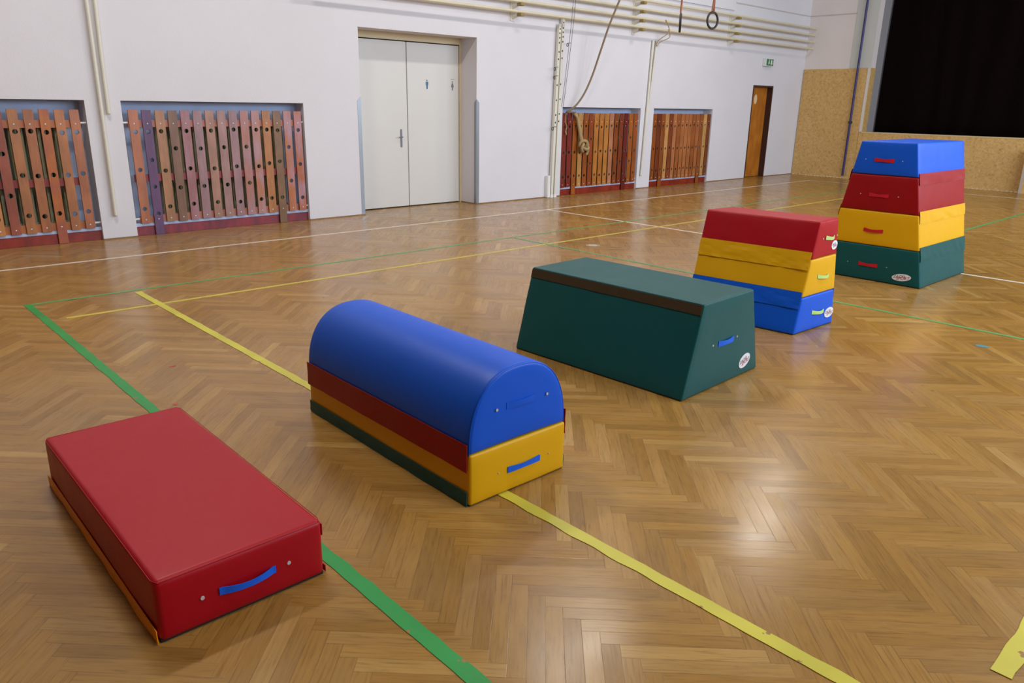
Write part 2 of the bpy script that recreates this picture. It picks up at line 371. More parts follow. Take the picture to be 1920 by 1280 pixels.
# trims: cornice line, raised plaster panel, painted shade of the stage reveal, pilaster
o = obj('trim_1', B(15.45, XE-.012, D-.015, D+.01, 3.72, 3.742), 'groove'); o['kind'] = 'structure'
o = obj('trim_2', B(XE-.015, XE+.01, 8.51, D-.02, 3.72, 3.742), 'groove'); o['kind'] = 'structure'
o = obj('trim_3', B(9.5, 15.37, D-.04, D, 3.57, HC), 'wall'); o['kind'] = 'structure'
o = obj('reveal_shade_panel', B(XE+.236, XE+.75, SY-.006, SY-.001, LZ+.012, 5.4), plain('painted_reveal_shade', (150, 146, 148), .7)); o['kind'] = 'structure'  # thin added panel, its grey paints the dimmer light inside the stage reveal
o = obj('trim_4', B(XE-.012, XE, SY+.001, 8.5, 2.53, HC), 'grey'); o['kind'] = 'structure'
# skirting
seg = []; xs = XL
for a, b, z0, z1 in ops: seg.append((xs, a)); xs = b
seg.append((xs, XE))
bm = bmesh.new()
for a, b in seg: box(bm, a, b, D-.012, D, 0, .014)
for x in (DX0, DX1-.0): box(bm, x if x == DX0 else x-.012, x+.012 if x == DX0 else x, D+.06, D+.38, 0, .014)
o = obj('baseboard_back', bm, 'skirting'); o['kind'] = 'structure'

# OSB cladding of the stage wall
def osbpanel(name, bmx, label, cat='board'):
    return props(obj(name, bmx, 'osb'), label, cat)
osbpanel('osb_panel', B(XE-.03, XE-.001, SY+.055, 9.61, .002, 2.52), 'tall OSB board panel on the stage wall left of the curtain')
props(obj('edge_strip', B(XE-.034, XE-.001, SY+.002, SY+.05, LZ+.02, 2.53), 'trimw'), 'pale vertical strip along the right edge of the tall OSB panel', 'strip')
osbpanel('stage_front_panel', B(XE-.03, XE-.001, -1.2, SY+.05, .002, LZ), 'long low OSB board front below the stage curtain')
osbpanel('reveal_board', B(XE+.002, XE+.235, SY-.014, SY-.001, LZ+.012, 2.53), 'narrow shaded OSB board on the side of the stage opening')
props(obj('stage_edge', B(XE-.034, XE+.03, -1.2, SY-.016, LZ+.001, LZ+.024), plain('pale_wood_edge', (214, 190, 140), .5)), 'pale wooden edge strip on top of the OSB stage front', 'strip')
o = obj('stage_floor', B(XE+.03, XE+3, -1.2, SY-.016, LZ-.028, LZ+.008), 'floorstage'); o['kind'] = 'structure'
o = obj('wall_stage', B(XE+2.9, XE+3, -1.2, SY, LZ, HC), 'wall'); o['kind'] = 'structure'
# curtain
bm = bmesh.new(); rows = []; ny, nz = 620, 14
for k in range(nz+1):
    z = LZ+.012+(5.3-LZ)*k/nz; row = []
    for j in range(ny+1):
        y = SY-.05-8.9*j/ny
        a = noise.noise(Vector((y*1.1, z*.2, 0)))*.16+math.sin(y*11+5*noise.noise(Vector((y*.8, z*.16, 3))))*.03*(1+1.2*noise.noise(Vector((y*1.6, 5, z*.3))))
        row.append(bm.verts.new((XE+.62+a, y, z)))
    rows.append(row)
for k in range(nz):
    for j in range(ny): bm.faces.new((rows[k][j], rows[k][j+1], rows[k+1][j+1], rows[k+1][j]))
cur = obj('stage_curtain', bm, 'curtain', smooth=True); props(cur, 'black velvet stage curtain hanging in folds above the OSB stage front', 'curtain')
sd = cur.modifiers.new('thickness', 'SOLIDIFY'); sd.thickness = .006
# steps at right edge
t = thing('stage_steps', (XE-.2, 4.0, 0), 'OSB clad steps with pale edge at the stage front, cut by the right border', 'steps')
bm = bmesh.new(); box(bm, XE-.30, XE-.036, 3.3, 4.42, .002, .9); obj('body', bm, 'osb', t)
obj('edge_trim', B(XE-.315, XE-.25, 4.42, 4.47, .002, .9), 'stepw', t)

# ---------------------------------------------------------------- doors
t = thing('door_1', (7.12, D+.4, 0), 'white double door set back in a deep wall recess', kind='structure')
yb = D+.40
obj('door_leaf', B(6.13, 7.128, yb, yb+.045, .014, 2.455, bev=.004), 'doorw', t)
obj('door_leaf', B(7.14, 8.15, yb, yb+.045, .014, 2.455, bev=.004), 'doorw', t)
bm = bmesh.new(); box(bm, 8.155, 8.19, yb-.015, yb+.1, 0, 2.565); box(bm, 6.05, 6.125, yb-.015, yb+.1, 0, 2.565); box(bm, 6.125, 8.155, yb-.012, yb+.1, 2.47, 2.565)
obj('door_frame', bm, 'cream', t)
obj('gap_lining', B(6.1, 8.17, yb+.05, yb+.09, 0, 2.48), 'dark', t)
h = obj('door_handle', B(6.99, 7.022, yb-.008, yb, .92, 1.19, bev=.003), 'nickel', t)
bm = tube(bmesh.new(), [(7.003, yb-.006, 1.075), (7.003, yb-.05, 1.075), (6.99, yb-.055, 1.075), (6.93, yb-.055, 1.072)], .008, 8); obj('lever', bm, 'nickel', h)
obj('back_wall', B(DX0-.3, DX1+.3, yb+.1, yb+.15, -.02, 2.9), 'wall', t)
def icon(x, z, col, skirt):
    bm = bmesh.new(); y = yb-.0015
    def P(pts):
        for dy in (0,): bm.faces.new([bm.verts.new((x+a, y, z+b)) for a, b in pts])
    P([(.013*math.cos(a*PI/6), .058+.013*math.sin(a*PI/6)) for a in range(12)])
    if skirt: P([(-.013, .04), (.013, .04), (.03, -.02), (-.03, -.02)]); P([(-.014, -.02), (.014, -.02), (.010, -.07), (-.010, -.07)])
    else: P([(-.026, .04), (.026, .04), (.024, -.012), (-.024, -.012)]); P([(-.017, -.012), (.017, -.012), (.013, -.07), (-.013, -.07)])
    r = bmesh.ops.extrude_face_region(bm, geom=bm.faces[:]); bmesh.ops.translate(bm, verts=[g for g in r['geom'] if isinstance(g, bmesh.types.BMVert)], vec=(0, .001, 0))
    return bm
s = obj('toilet_sign', icon(7.515, 1.86, 'boy', False), 'boy'); props(s, 'small blue standing figure sign, left of the two on the right door leaf', 'sign')
s2 = thing('toilet_sign', (8.02, yb-.002, 1.86), 'small grey figure sign with a caption bar, right of the two on the door', 'sign')
obj('figure', icon(8.02, 1.85, 'girl', True), 'girl', s2); obj('caption_bar', B(7.985, 8.06, yb-.002, yb, 1.945, 1.951), 'girl', s2)
# angle guards
def guard(x, sgn, name_label):
    bm = bmesh.new(); w = .055
    # front face flange and recess flange, pointed tops
    def prism(pts, d):
        vs = [bm.verts.new(p) for p in pts]; f = bm.faces.new(vs); r = bmesh.ops.extrude_face_region(bm, geom=[f])
        bmesh.ops.translate(bm, verts=[g for g in r['geom'] if isinstance(g, bmesh.types.BMVert)], vec=d)
    prism([(x, D, .002), (x+sgn*w, D, .002), (x+sgn*w, D, 1.60), (x, D, 1.655)], Vector((0, -.003, 0)))
    prism([(x, D-.003, .002), (x, D+w, .002), (x, D+w, 1.60), (x, D-.003, 1.655)], Vector((-sgn*.003, 0, 0)))
    props(obj('corner_guard', bm, 'steel'), name_label, 'corner guard')
guard(DX0, -1, 'steel corner guard on the left edge of the double door recess')
guard(DX1, 1, 'steel corner guard on the right edge of the double door recess')
# brown door
t = thing('door_2', (16.95, D+.1, 0), 'narrow orange-brown wooden door in a dark frame', kind='structure')
obj('door_leaf', B(BX0+.035, BX1-.03, D+.13, D+.17, .01, BZ-.035), 'brownd', t)
bm = bmesh.new(); box(bm, BX1-.03, BX1, D-.006, D+.2, 0, BZ); box(bm, BX0, BX0+.035, D-.006, D+.2, 0, BZ); box(bm, BX0+.035, BX1-.03, D-.006, D+.2, BZ-.035, BZ)
obj('door_frame', bm, 'bframe', t); obj('back_lining', B(BX0, BX1, D+.2, D+.23, 0, BZ), 'dark', t)
bm = bmesh.new(); bmesh.ops.create_circle(bm, cap_ends=True, segments=24, radius=1)
for v in bm.verts: v.co = Vector((16.88+v.co.x*.065, D+.1285, 1.79+v.co.y*.11))
r = bmesh.ops.extrude_face_region(bm, geom=bm.faces[:]); bmesh.ops.translate(bm, verts=[g for g in r['geom'] if isinstance(g, bmesh.types.BMVert)], vec=(0, -.002, 0))
props(obj('door_sticker', bm, plain('sticker_cream', (226, 200, 160), .5)), 'pale oval sticker high on the narrow brown door', 'sticker')
# exit sign
t = thing('exit_sign', (16.96, D-.04, 2.5), 'small white and green emergency exit sign above the narrow brown door', 'sign')
obj('housing', B(16.79, 17.14, D-.09, D-.001, 2.515, 2.685, bev=.008), 'signw', t)
g = obj('green_panel', B(16.815, 17.115, D-.094, D-.089, 2.53, 2.67), 'signg', t)
bm = bmesh.new(); y0, y1 = D-.096, D-.0935
box(bm, 17.0, 17.045, y0, y1, 2.55, 2.65)
box(bm, 17.085, 17.097, y0, y1, 2.58, 2.65)
bm.faces.new([bm.verts.new((x, y0, z)) for x, z in ((17.07, 2.585), (17.112, 2.585), (17.091, 2.55))])
box(bm, 16.90, 16.93, y0, y1, 2.60, 2.635); box(bm, 16.885, 16.9, y0, y1, 2.555, 2.605); box(bm, 16.93, 16.955, y0, y1, 2.565, 2.6)
bmesh.ops.create_uvsphere(bm, u_segments=10, v_segments=6, radius=.011, matrix=Matrix.Translation((16.918, D-.096, 2.65)))
obj('pictogram', bm, 'white', g)

# ---------------------------------------------------------------- radiator guards, radiators, kick boards
A3, A3b, B2, P4 = (1.215, .765, .33), (1.215, .80, .34), (1.0, .55), (1.205, .88, .57, .25)
TOP = 1.452
def radguard(label, x0, pitch, wid, cols, holes, legs, railc, ztop=TOP, zbot=.145, group=None):
    n = len(cols); t = thing('radiator_guard', (x0+pitch*n/2, D+.02, 0), label, 'radiator guard')
    ra, rb = x0-.01, x0+pitch*(n-1)+wid+.01
    for z0, z1, c in ((1.26, 1.34, railc[0]), (.635, .72, railc[1]), (.15, .235, railc[2])):
        obj('rail', B(ra, rb, D+.038, D+.062, z0, z1), wood(c), t)
    bolt = None
    for i, c in enumerate(cols):
        xa = x0+pitch*i; xb = xa+wid; zb = .003 if i in legs else zbot+random.uniform(-.006, .004)
        c1, c2 = c if isinstance(c[0], tuple) else (c, None)
        hs = [((xa+xb)/2+random.uniform(-.004, .004), z+random.uniform(-.012, .012), .026) for z in holes[i]]
        bmm = plate(xa, xb, zb, ztop+random.uniform(-.004, .004), D+.026, .022, hs)
        sl = obj('slat', bmm, wood(c1, c2), t)
        for z in (1.30, .19):
            if bolt is None:
                bm = bmesh.new(); bmesh.ops.create_uvsphere(bm, u_segments=8, v_segments=5, radius=.0075)
                for v in bm.verts: v.co.y *= .5
                me = mesh_from('bolt', bm); me.materials.append(M_['white']); bolt = me
            o = bpy.data.objects.new('bolt', bolt); COL.objects.link(o); o.parent = sl; o.location = Vector(((xa+xb)/2, D+.0145, z))-worldpos(sl)
    for z in (1.31, .2):
        for xa, xb in ((ra-.09, ra), (rb, rb+.09)):
            obj('wall_peg', rod((xa, D+.05, z), (xb, D+.05, z), .011, 8), 'white', t)
    return t
O1, O2, O3 = (208, 140, 82), (196, 126, 74), (214, 146, 84)
c0 = [O1, O2, (170, 100, 68), O1, O3, O1, (170, 104, 68), O2, O1, (160, 84, 64), (178, 116, 72), (172, 106, 66), ((182, 104, 44), (160, 84, 66)), (184, 118, 72), (182, 112, 76)]
radguard('orange-brown slat guard with round holes, cut off by the left border', .29, .147, .094, c0,
         [A3, B2, A3, B2, A3, B2, A3, B2, A3, B2, A3, A3, A3, A3, A3], (12,), ((180, 104, 58), (140, 50, 46), (184, 110, 60)))
MV, MV2 = (164, 126, 130), (170, 130, 124)
c1 = [(186, 116, 84), (106, 72, 112), (178, 128, 92), (134, 98, 78), ((166, 122, 130), (152, 100, 100)), MV, (176, 130, 112), MV2, MV, ((168, 128, 134), (172, 114, 98)), ((176, 136, 142), (176, 116, 84)), (184, 122, 74), (136, 100, 70), ((176, 132, 140), (182, 108, 64)), ((176, 130, 138), (176, 98, 54))]
radguard('mauve slat guard with one purple slat, left of the white double door', 2.955, .1475, .104, c1,
         [A3, P4, A3, B2, A3, B2, A3, B2, A3, B2, A3, A3b, A3b, B2, A3], (1, 12), ((180, 110, 90), (150, 60, 62), (186, 116, 92)))
c2 = [(124, 40, 28), (120, 36, 28), (160, 88, 28), (190, 136, 76), (150, 78, 28), (142, 66, 24), (182, 116, 50), (178, 110, 46), (184, 120, 54), (182, 118, 82), (132, 66, 26), (124, 54, 24), (104, 28, 24), (164, 90, 28), (154, 78, 26)]
c2 = [tuple(min(255, v*1.04) for v in c) for c in c2]
radguard('varnished slat guard with dark red slats at its left, the knotted rope hanging in front', 10.21, .1455, .11, c2,
         [A3, A3, A3, A3, A3, B2, A3, A3, A3, A3, A3, B2, A3, B2, A3], (2, 12), ((150, 70, 30), (130, 50, 30), (140, 56, 36)))
c3 = [(146, 76, 26), (112, 50, 24), (146, 76, 32), (196, 142, 84), (132, 64, 32), (180, 112, 70), (156, 88, 44), (176, 106, 60), (176, 110, 64), (176, 106, 60), (154, 86, 42), (168, 100, 56), (146, 82, 42), (198, 150, 90), (122, 64, 36)]
c3 = [tuple(min(255, v*1.04) for v in c) for c in c3]
radguard('varnished slat guard with two pale slats, nearest to the narrow brown door', 12.868, .1375, .112, c3,
         [A3]*15, (2, 12), ((150, 74, 34), (130, 60, 30), (140, 60, 36)))
KL = ['dark red kick board under the guard at the left border', 'reddish mauve kick board under the guard with the purple slat',
      'dark red kick board under the guard where the knotted rope hangs', 'dark red kick board under the guard nearest the narrow brown door']
RL = ['pale radiator behind the slat guard at the left border', 'pale radiator behind the guard with the purple slat',
      'radiator behind the guard where the knotted rope hangs', 'radiator behind the guard nearest the narrow brown door']
RX = [(.5, 2.25), (3.27, 4.9), (10.4, 12.1), (13.0, 14.7)]
for i, (a, b) in enumerate(NICHES):
    props(obj('kick_board', B(a+.004, b-.004, D+.045, D+.07, .002, NZ0+.004), 'kickp' if i == 1 else 'kick'), KL[i], 'kick board')
    bm = bmesh.new(); x = RX[i][0]
    while x < RX[i][1]:
        for yy in (D+.10, D+.155, D+.205): tube(bm, [(x, yy, .24), (x, yy, 1.28)], .016, 6)
        box(bm, x-.022, x+.022, D+.085, D+.222, 1.27, 1.31, bev=.008); box(bm, x-.022, x+.022, D+.085, D+.222, .2, .25, bev=.008)
        x += .055
    for q in (RX[i][0]+.1, RX[i][1]-.1): box(bm, q-.02, q+.02, D+.12, D+.19, NZ0+.001, .21)
    tube(bm, [(RX[i][0]-.03, D+.155, 1.29), (RX[i][1]+.02, D+.155, 1.29)], .018, 8); tube(bm, [(RX[i][0]-.03, D+.155, .225), (RX[i][1]+.02, D+.155, .225)], .018, 8)
    props(obj('radiator', bm, 'radi', smooth=True), RL[i], 'radiator')

# ---------------------------------------------------------------- poles stored high on the wall
YP = D-.20
brx = [5.9, 8.93, 12.03, 15.28]
BL = ['wall bracket carrying the storage poles, above the white double door', 'wall bracket carrying the storage poles, upper middle beside the perforated posts',
      'wall bracket carrying the storage poles, left of the hanging rings', 'wall bracket carrying the storage poles, right of the hanging rings']
PZ = [2.985, 3.137, 3.29, 3.442]
PLb = ['lowest of the four ivory storage poles high on the wall', 'second from the bottom of the four ivory storage poles', 'third from the bottom of the four ivory storage poles', 'topmost of the four ivory storage poles high on the wall']
for i, z in enumerate(PZ):
    t = thing('storage_pole', (12, YP, z), PLb[i], 'pole', 'poles on the wall brackets')
    obj('tube', rod((5.2, YP, z), (18.66+.02*i, YP, z), .023, 12), 'barcream', t, smooth=True)
    obj('end_cap', rod((18.655+.02*i, YP, z), (18.695+.02*i, YP, z), .03, 12), 'barcream', t, smooth=True)
for i, x in enumerate(brx):
    if i == 0: continue
    t = thing('pole_bracket', (x, D-.1, 2.8), BL[i], 'bracket', 'brackets of the storage poles')
    obj('wall_plate', B(x-.045, x+.045, D-.012, D-.0005, 2.86, 3.52, bev=.003), 'polecream', t)
    for z in PZ:
        bm = bmesh.new()
        vs = [(x-.012, D-.012, z-.10), (x-.012, YP-.035, z-.045), (x-.012, YP-.035, z-.03), (x-.012, D-.012, z-.03)]
        f = bm.faces.new([bm.verts.new(v) for v in vs]); r = bmesh.ops.extrude_face_region(bm, geom=[f])
        bmesh.ops.translate(bm, verts=[g for g in r['geom'] if isinstance(g, bmesh.types.BMVert)], vec=(.024, 0, 0))
        a = obj('arm', bm, 'polecream', t)
        obj('rest_block', B(x-.045, x+.045, YP-.05, YP+.045, z-.066, z-.0235, bev=.006), 'ochre', t)

# ---------------------------------------------------------------- long cream poles hanging on the wall
def wallpole(pts, r, label, caps=True):
    bm = tube(bmesh.new(), smoothpath(pts, 4), r, 10)
    bmesh.ops.create_uvsphere(bm, u_segments=10, v_segments=6, radius=r, matrix=Matrix.Translation(pts[0]))
    return props(obj('wall_pole', bm, 'polecream', smooth=True), label, 'pole')
wallpole([(2.66, D-.04, .285), (2.663, D-.04, 1.5), (2.665, D-.04, 3.2), (2.665, D-.04, 4.6)], .022, 'long cream pole on the pier between the two left radiator guards, reaching near the floor')
wallpole([(2.735, D-.04, 1.42), (2.738, D-.04, 2.0), (2.76, D-.04, 3.2), (2.77, D-.04, 4.6)], .022, 'shorter cream pole ending above the guards on the left pier')
wallpole([(12.51, D-.03, .27), (12.56, D-.03, 1.4), (12.615, D-.03, 2.8)], .022, 'long thin cream pole on the pier between the two right radiator guards')
wallpole([(12.57, D-.03, 1.2), (12.65, D-.03, 2.0), (12.73, D-.03, 2.8)], .020, 'shorter cream pole ending at guard height on the right pier')
props(obj('cord_loop', tube(bmesh.new(), smoothpath([(12.70, YP-.03, 3.16), (12.79, YP-.035, 3.06), (12.84, YP-.03, 2.97), (12.86, YP-.02, 2.86), (12.80, D-.06, 2.78), (12.70, D-.06, 2.70), (12.72, D-.07, 2.80), (12.80, YP-.03, 2.93), (12.82, YP-.035, 3.0), (12.70, YP-.03, 3.16)], 5), .008, 6), 'ropel', smooth=True),
      'pale cord looped from the storage poles down to the thin poles on the right pier', 'cord')
# perforated posts
def post(xb, xt, ztop, w, y, holes, label, extra=()):
    t = thing('perforated_post', (xb, y, 0), label, 'post', 'perforated posts leaning at the wall')
    bm = plate(-w/2, w/2, .02, ztop, 0, .004, [(random.uniform(-.004, .004), z, .016) for z in holes])
    for v in bm.verts: v.co = Vector((xb+(xt-xb)*v.co.z/ztop+v.co.x, y+v.co.y, v.co.z))
    obj('front_face', bm, 'polecream', t)
    bm = bmesh.new()
    for v in ((-w/2, -w/2+.004), (w/2-.004, w/2)):
        box(bm, v[0], v[1], .0021, .05, .02, ztop)
    box(bm, -w/2, w/2, .05, .054, .02, ztop)
    for v in bm.verts: v.co = Vector((xb+(xt-xb)*v.co.z/ztop+v.co.x, y+v.co.y, v.co.z))
    obj('channel', bm, 'polecream', t)
    bm = B(-w/2+.005, w/2-.005, .004, .046, .03, ztop-.01)
    for v in bm.verts: v.co = Vector((xb+(xt-xb)*v.co.z/ztop+v.co.x, y+v.co.y, v.co.z))
    obj('dark_hole_backing', bm, 'iron', t)  # added dark box, standing in for the shade seen through the holes
    bm = B(-w/2-.006, w/2+.006, -.006, .058, 0, .05)
    for v in bm.verts: v.co = Vector((xb+v.co.x, y+v.co.y, v.co.z))
    obj('foot_cap', bm, 'white', t)
    for hx, hz in extra:
        obj('hook', tube(bmesh.new(), [(hx+.022*math.cos(a)*.9, y-.03, hz+.026*math.sin(a)) for a in [q*PI/5 for q in range(10)]], .006, 6, closed=True), 'iron', t)
        obj('hook_arm', rod((hx+.015, y-.03, hz+.03), (hx+.1, y-.02, hz+.035), .005, 6), 'iron', t)
zl = [(369-p)*.00897 for p in (55.5, 63, 71, 79.7, 96, 109, 156, 183.6, 211, 225)]
post(9.90, 9.975, 2.89, .055, D-.075, zl, 'white perforated post leaning at the wall, left of the pair right of the double door', [(9.845, 2.17), (9.84, 2.03), (9.84, 1.19)])
post(9.985, 10.06, 3.0, .055, D-.075, [z+.02 for z in zl]+[2.92], 'white perforated post leaning at the wall, right of the pair beside the hanging cords', [(10.14, 2.57)])
props(obj('wall_socket_block', B(9.79, 9.862, D-.075, D-.001, .002, .385, bev=.006), 'white'), 'short white block standing at the foot of the perforated posts', 'block')
for i, (xa, xb) in enumerate(((10.10, 10.09), (10.155, 10.13))):
    props(obj('hanging_cord', tube(bmesh.new(), smoothpath([(xa+.03, D-.25, 5.9), (xa+.015, D-.24, 4.6), (xa, D-.24, 3.27), (xb, D-.11, 1.9), (xb-.01, D-.07, 1.56)], 5), .0045, 6), plain('grey_cord', (110, 108, 110), .8)),
          ('left' if i == 0 else 'right')+' of the two thin grey cords hanging beside the perforated posts', 'cord')
# ---------------------------------------------------------------- climbing rope
t = thing('climbing_rope', (10.8, D-.1, .75), 'long hemp climbing rope drawn to the wall, ending in a big knot', 'rope')
pts = [(11.42, 8.45, HC-.02), (11.36, 8.7, 5.2), (11.2, 8.95, 4.2), (11.02, 9.1, 3.47), (10.83, 9.2, 2.93), (10.75, 9.3, 2.52), (10.67, 9.4, 2.10), (10.54, 9.45, 1.80), (10.40, 9.5, 1.60), (10.28, D-.06, 1.485), (10.30, D+.01, 1.465), (10.40, D+.01, 1.47), (10.47, D-.035, 1.46)]
obj('rope', tube(bmesh.new(), smoothpath(pts, 8), .017, 8), 'rope', t, smooth=True)
bm = bmesh.new()
tube(bm, smoothpath([(10.47, D-.035, 1.46), (10.53, D-.04, 1.38), (10.58, D-.05, 1.2), (10.63, D-.055, 1.02), (10.66, D-.06, .93)], 6), .028, 8)
tube(bm, smoothpath([(10.45, D-.04, 1.45), (10.56, D-.04, 1.33), (10.63, D-.045, 1.15), (10.68, D-.05, .98)], 6), .024, 8)
obj('rope_tail', bm, 'ropel', t, smooth=True)
bm = bmesh.new(); kp = []
for i in range(40):
    a = 2*PI*i/40; rr = .052+.022*math.cos(3*a)
    kp.append((10.70+rr*math.cos(2*a)*1.5, D-.085+.035*math.sin(3*a), .88+rr*math.sin(2*a)*1.35))
tube(bm, kp, .029, 8, closed=True)
tube(bm, smoothpath([(10.73, D-.08, .9), (10.80, D-.09, .86), (10.80, D-.085, .78), (10.77, D-.08, .72)], 5), .026, 8)
obj('knot', bm, 'ropel', t, smooth=True)
props(obj('rope_end', tube(bmesh.new(), smoothpath([(10.285, D-.02, 1.50), (10.27, D+.005, 1.40), (10.265, D+.004, 1.3), (10.30, D-.01, 1.22), (10.275, D-.012, 1.14), (10.29, D-.012, 1.08)], 5), [.008]*20+[.014]*6, 6), 'ropel', smooth=True), 'short loose rope end hanging between the two dark red slats', 'rope')
# ---------------------------------------------------------------- gymnastic rings
def ring(x, y, z, ang, tilt, label):
    t = thing('gymnastic_ring', (x, y, z), label, 'gymnastic ring', 'hanging gymnastic rings')
    bm = bmesh.new(); R0 = .098; d = Vector((math.cos(ang), math.sin(ang), 0))
    tube(bm, [Vector((x, y, z))+d*R0*math.cos(a)+Vector((0, 0, R0*math.sin(a)))+d*tilt*math.sin(a)*R0 for a in [2*PI*i/32 for i in range(32)]], .0145, 10, closed=True)
    obj('ring', bm, 'ring', t, smooth=True)
    nrm = Vector((-d.y, d.x, 0)); topp = Vector((x, y, z+R0))+d*tilt*R0; bm = bmesh.new()
    for s in (-1, 1):
        tube(bm, [topp+d*s*.02+Vector((0, 0, -.02)), topp+d*s*.016+nrm*.004+Vector((0, 0, .03)), topp+d*s*.008+Vector((0, 0, .12)), topp+Vector((0, 0, .2))], [.011, .011, .012, .012], 8)
    obj('strap', bm, 'strap', t, smooth=True)
    obj('buckle', rod(topp+Vector((0, 0, .19)), topp+Vector((0, 0, .235)), .019, 8), 'nickel', t)
    obj('rope', rod(topp+Vector((0, 0, .23)), Vector((topp.x, topp.y, HC-.005)), .011, 8), 'rope', t)
ring(9.10, 6.0, 2.668, math.radians(-8), 0, 'dark gymnastic ring on a tan strap, facing the viewer, right of the two')
ring(8.40, 6.0, 2.585, math.radians(36), -.15, 'dark gymnastic ring seen nearly edge-on, left of the two')
# blue pole
t = thing('blue_pole', (18.72, 8.24, .08), 'thin dark blue pole standing before the tall OSB panel', 'pole')
obj('tube', tube(bmesh.new(), [(18.725, 8.27, .06), (18.725, 8.27, 5.2)], .026, 12), 'bluepole', t, smooth=True)
obj('clamp', B(18.69, 18.77, 8.235, 8.305, 1.28, 1.335, bev=.005), 'iron', t)

# ---------------------------------------------------------------- floor lines
def line(name, axis, c, a, b, wid, mat, label, jit=.0012, z=.0011):
    bm = bmesh.new(); n = max(2, int(abs(b-a)/.04)); L = []
    for i in range(n+1):
        s = a+(b-a)*i/n; w0 = wid/2+jit*noise.noise(Vector((s*9, c, 1)))*1.6; w1 = wid/2+jit*noise.noise(Vector((s*11, c, 7)))*1.6
        L.append([bm.verts.new((s, c-w0, z) if axis == 'x' else (c-w0, s, z)), bm.verts.new((s, c+w1, z) if axis == 'x' else (c+w1, s, z))])
    for i in range(n): bm.faces.new((L[i][0], L[i+1][0], L[i+1][1], L[i][1]))
    for f in bm.faces:
        if f.normal.z < 0: f.normal_flip()
    r = bmesh.ops.extrude_face_region(bm, geom=bm.faces[:]); bmesh.ops.translate(bm, verts=[g for g in r['geom'] if isinstance(g, bmesh.types.BMVert)], vec=(0, 0, -.0008))
    return props(obj(name, bm, mat), label, 'floor line')
line('floor_line', 'x', 8.455, -.1, 17.45, .05, 'linew', 'long white line on the parquet running along the door wall')
line('floor_line', 'y', 8.66, -1.7, 8.43, .05, 'linew', 'white cross line leading from the wall line out past the four-tier stack', z=.0013)
line('floor_line', 'y', 17.42, -1.7, 8.43, .05, 'linew', 'faint white line on the floor before the stage', z=.0013)
line('floor_line', 'x', 6.28, 1.30, 15.3, .045, 'linesy', 'thin yellow line on the parquet running along the hall toward the stage', z=.0015)
line('floor_line', 'x', 6.88, 1.20, 16.1, .04, 'linesg', 'thin green line next to the yellow one, running along the hall', z=.0017)
line('floor_line', 'y', 6.44, -1.0, 6.86, .04, 'linesg', 'faint green cross line passing behind the green box and the three-tier stack', z=.0019)
line('floor_line', 'x', 3.44, 8.7, 16.1, .045, 'linesg', 'green line on the floor right of the four-tier stack', z=.0021)
line('floor_line', 'y', 1.172, .6, 6.90, .056, 'tapeg', 'broad green tape line from the far left corner down past the red box', jit=.004, z=.0023)
line('floor_line', 'y', 1.975, -.4, 6.80, .056, 'tapey', 'broad yellow tape line running under the blue arched box to the bottom border', jit=.004, z=.0025)
line('floor_line', 'x', .345, 2.352, 4.6, .06, 'tapey', 'short yellow tape piece at the bottom right corner of the picture', jit=.004, z=.0027)
bm = bmesh.new(); tube(bm, [(6.83+.075*math.cos(a), 5.885+.075*math.sin(a), .002) for a in [2*PI*i/24 for i in range(24)]], .006, 4, closed=True)
for v in bm.verts: v.co.z = .0012+(v.co.z-.002)*.1
bmesh.ops.create_circle(bm, cap_ends=True, segments=24, radius=.06, matrix=Matrix.Translation((6.83, 5.885, .0013)))
props(obj('floor_sticker', bm, plain('worn_sticker', (206, 190, 168), .5, var=.4, vscale=30)), 'small round whitish sticker on the parquet behind the green box', 'sticker')
def blot(x, y, sx, sy, mat, label):
    bm = bmesh.new(); bmesh.ops.create_circle(bm, cap_ends=True, segments=14, radius=1)
    for v in bm.verts: k = 1+.3*noise.noise(v.co*2+Vector((x, y, 0))); v.co = Vector((x+v.co.x*sx*k, y+v.co.y*sy*k, .0013))
    props(obj('floor_mark', bm, mat), label, 'floor mark')
blot(6.0, 1.465, .03, .045, plain('blue_mark', (70, 130, 140), .5), 'small blue-green spot on the parquet at the right')
blot(1.505, 4.69, .022, .012, plain('red_mark', (190, 80, 60), .5), 'tiny red spot on the parquet between the green and yellow tapes, farther one')
blot(1.29, 4.05, .012, .016, plain('red_mark', (190, 80, 60), .5), 'tiny red spot on the parquet beside the green tape behind the red box')
blot(1.495, 6.86, .04, .016, 'iron', 'dark smudge on the thin green line near its left corner')

# ---------------------------------------------------------------- foam vaulting boxes
def hexmap(bot, top, h):
    """trilinear map; bot/top = corners (x,y) in order FL, FR, BR, BL"""
    bot = [Vector((a, b, 0)) for a, b in bot]; top = [Vector((a, b, h)) for a, b in top]
    def M(u, v, w):
        s, t_ = (u+1)/2, (v+1)/2
        P = lambda q: (q[0]*(1-s)+q[1]*s)*(1-t_)+(q[3]*(1-s)+q[2]*s)*t_
        return P(bot)*(1-w)+P(top)*w
    return M
def rectmap(cx, cy, th, wb_, wt, L, h, far=False, Lt=None):
    Lt = Lt or L
    def corners(w_, l_):
        out = []
        for s, l in ((-1, -1), (1, -1), (1, 1), (-1, 1)):
            a, b = (s*w_/2, l*l_/2) if not far else (s*l_/2, l*w_/2)
            out.append((cx+math.cos(th)*a-math.sin(th)*b, cy+math.sin(th)*a+math.cos(th)*b))
        return out
    return hexmap(corners(wb_, L), corners(wt, Lt), h)
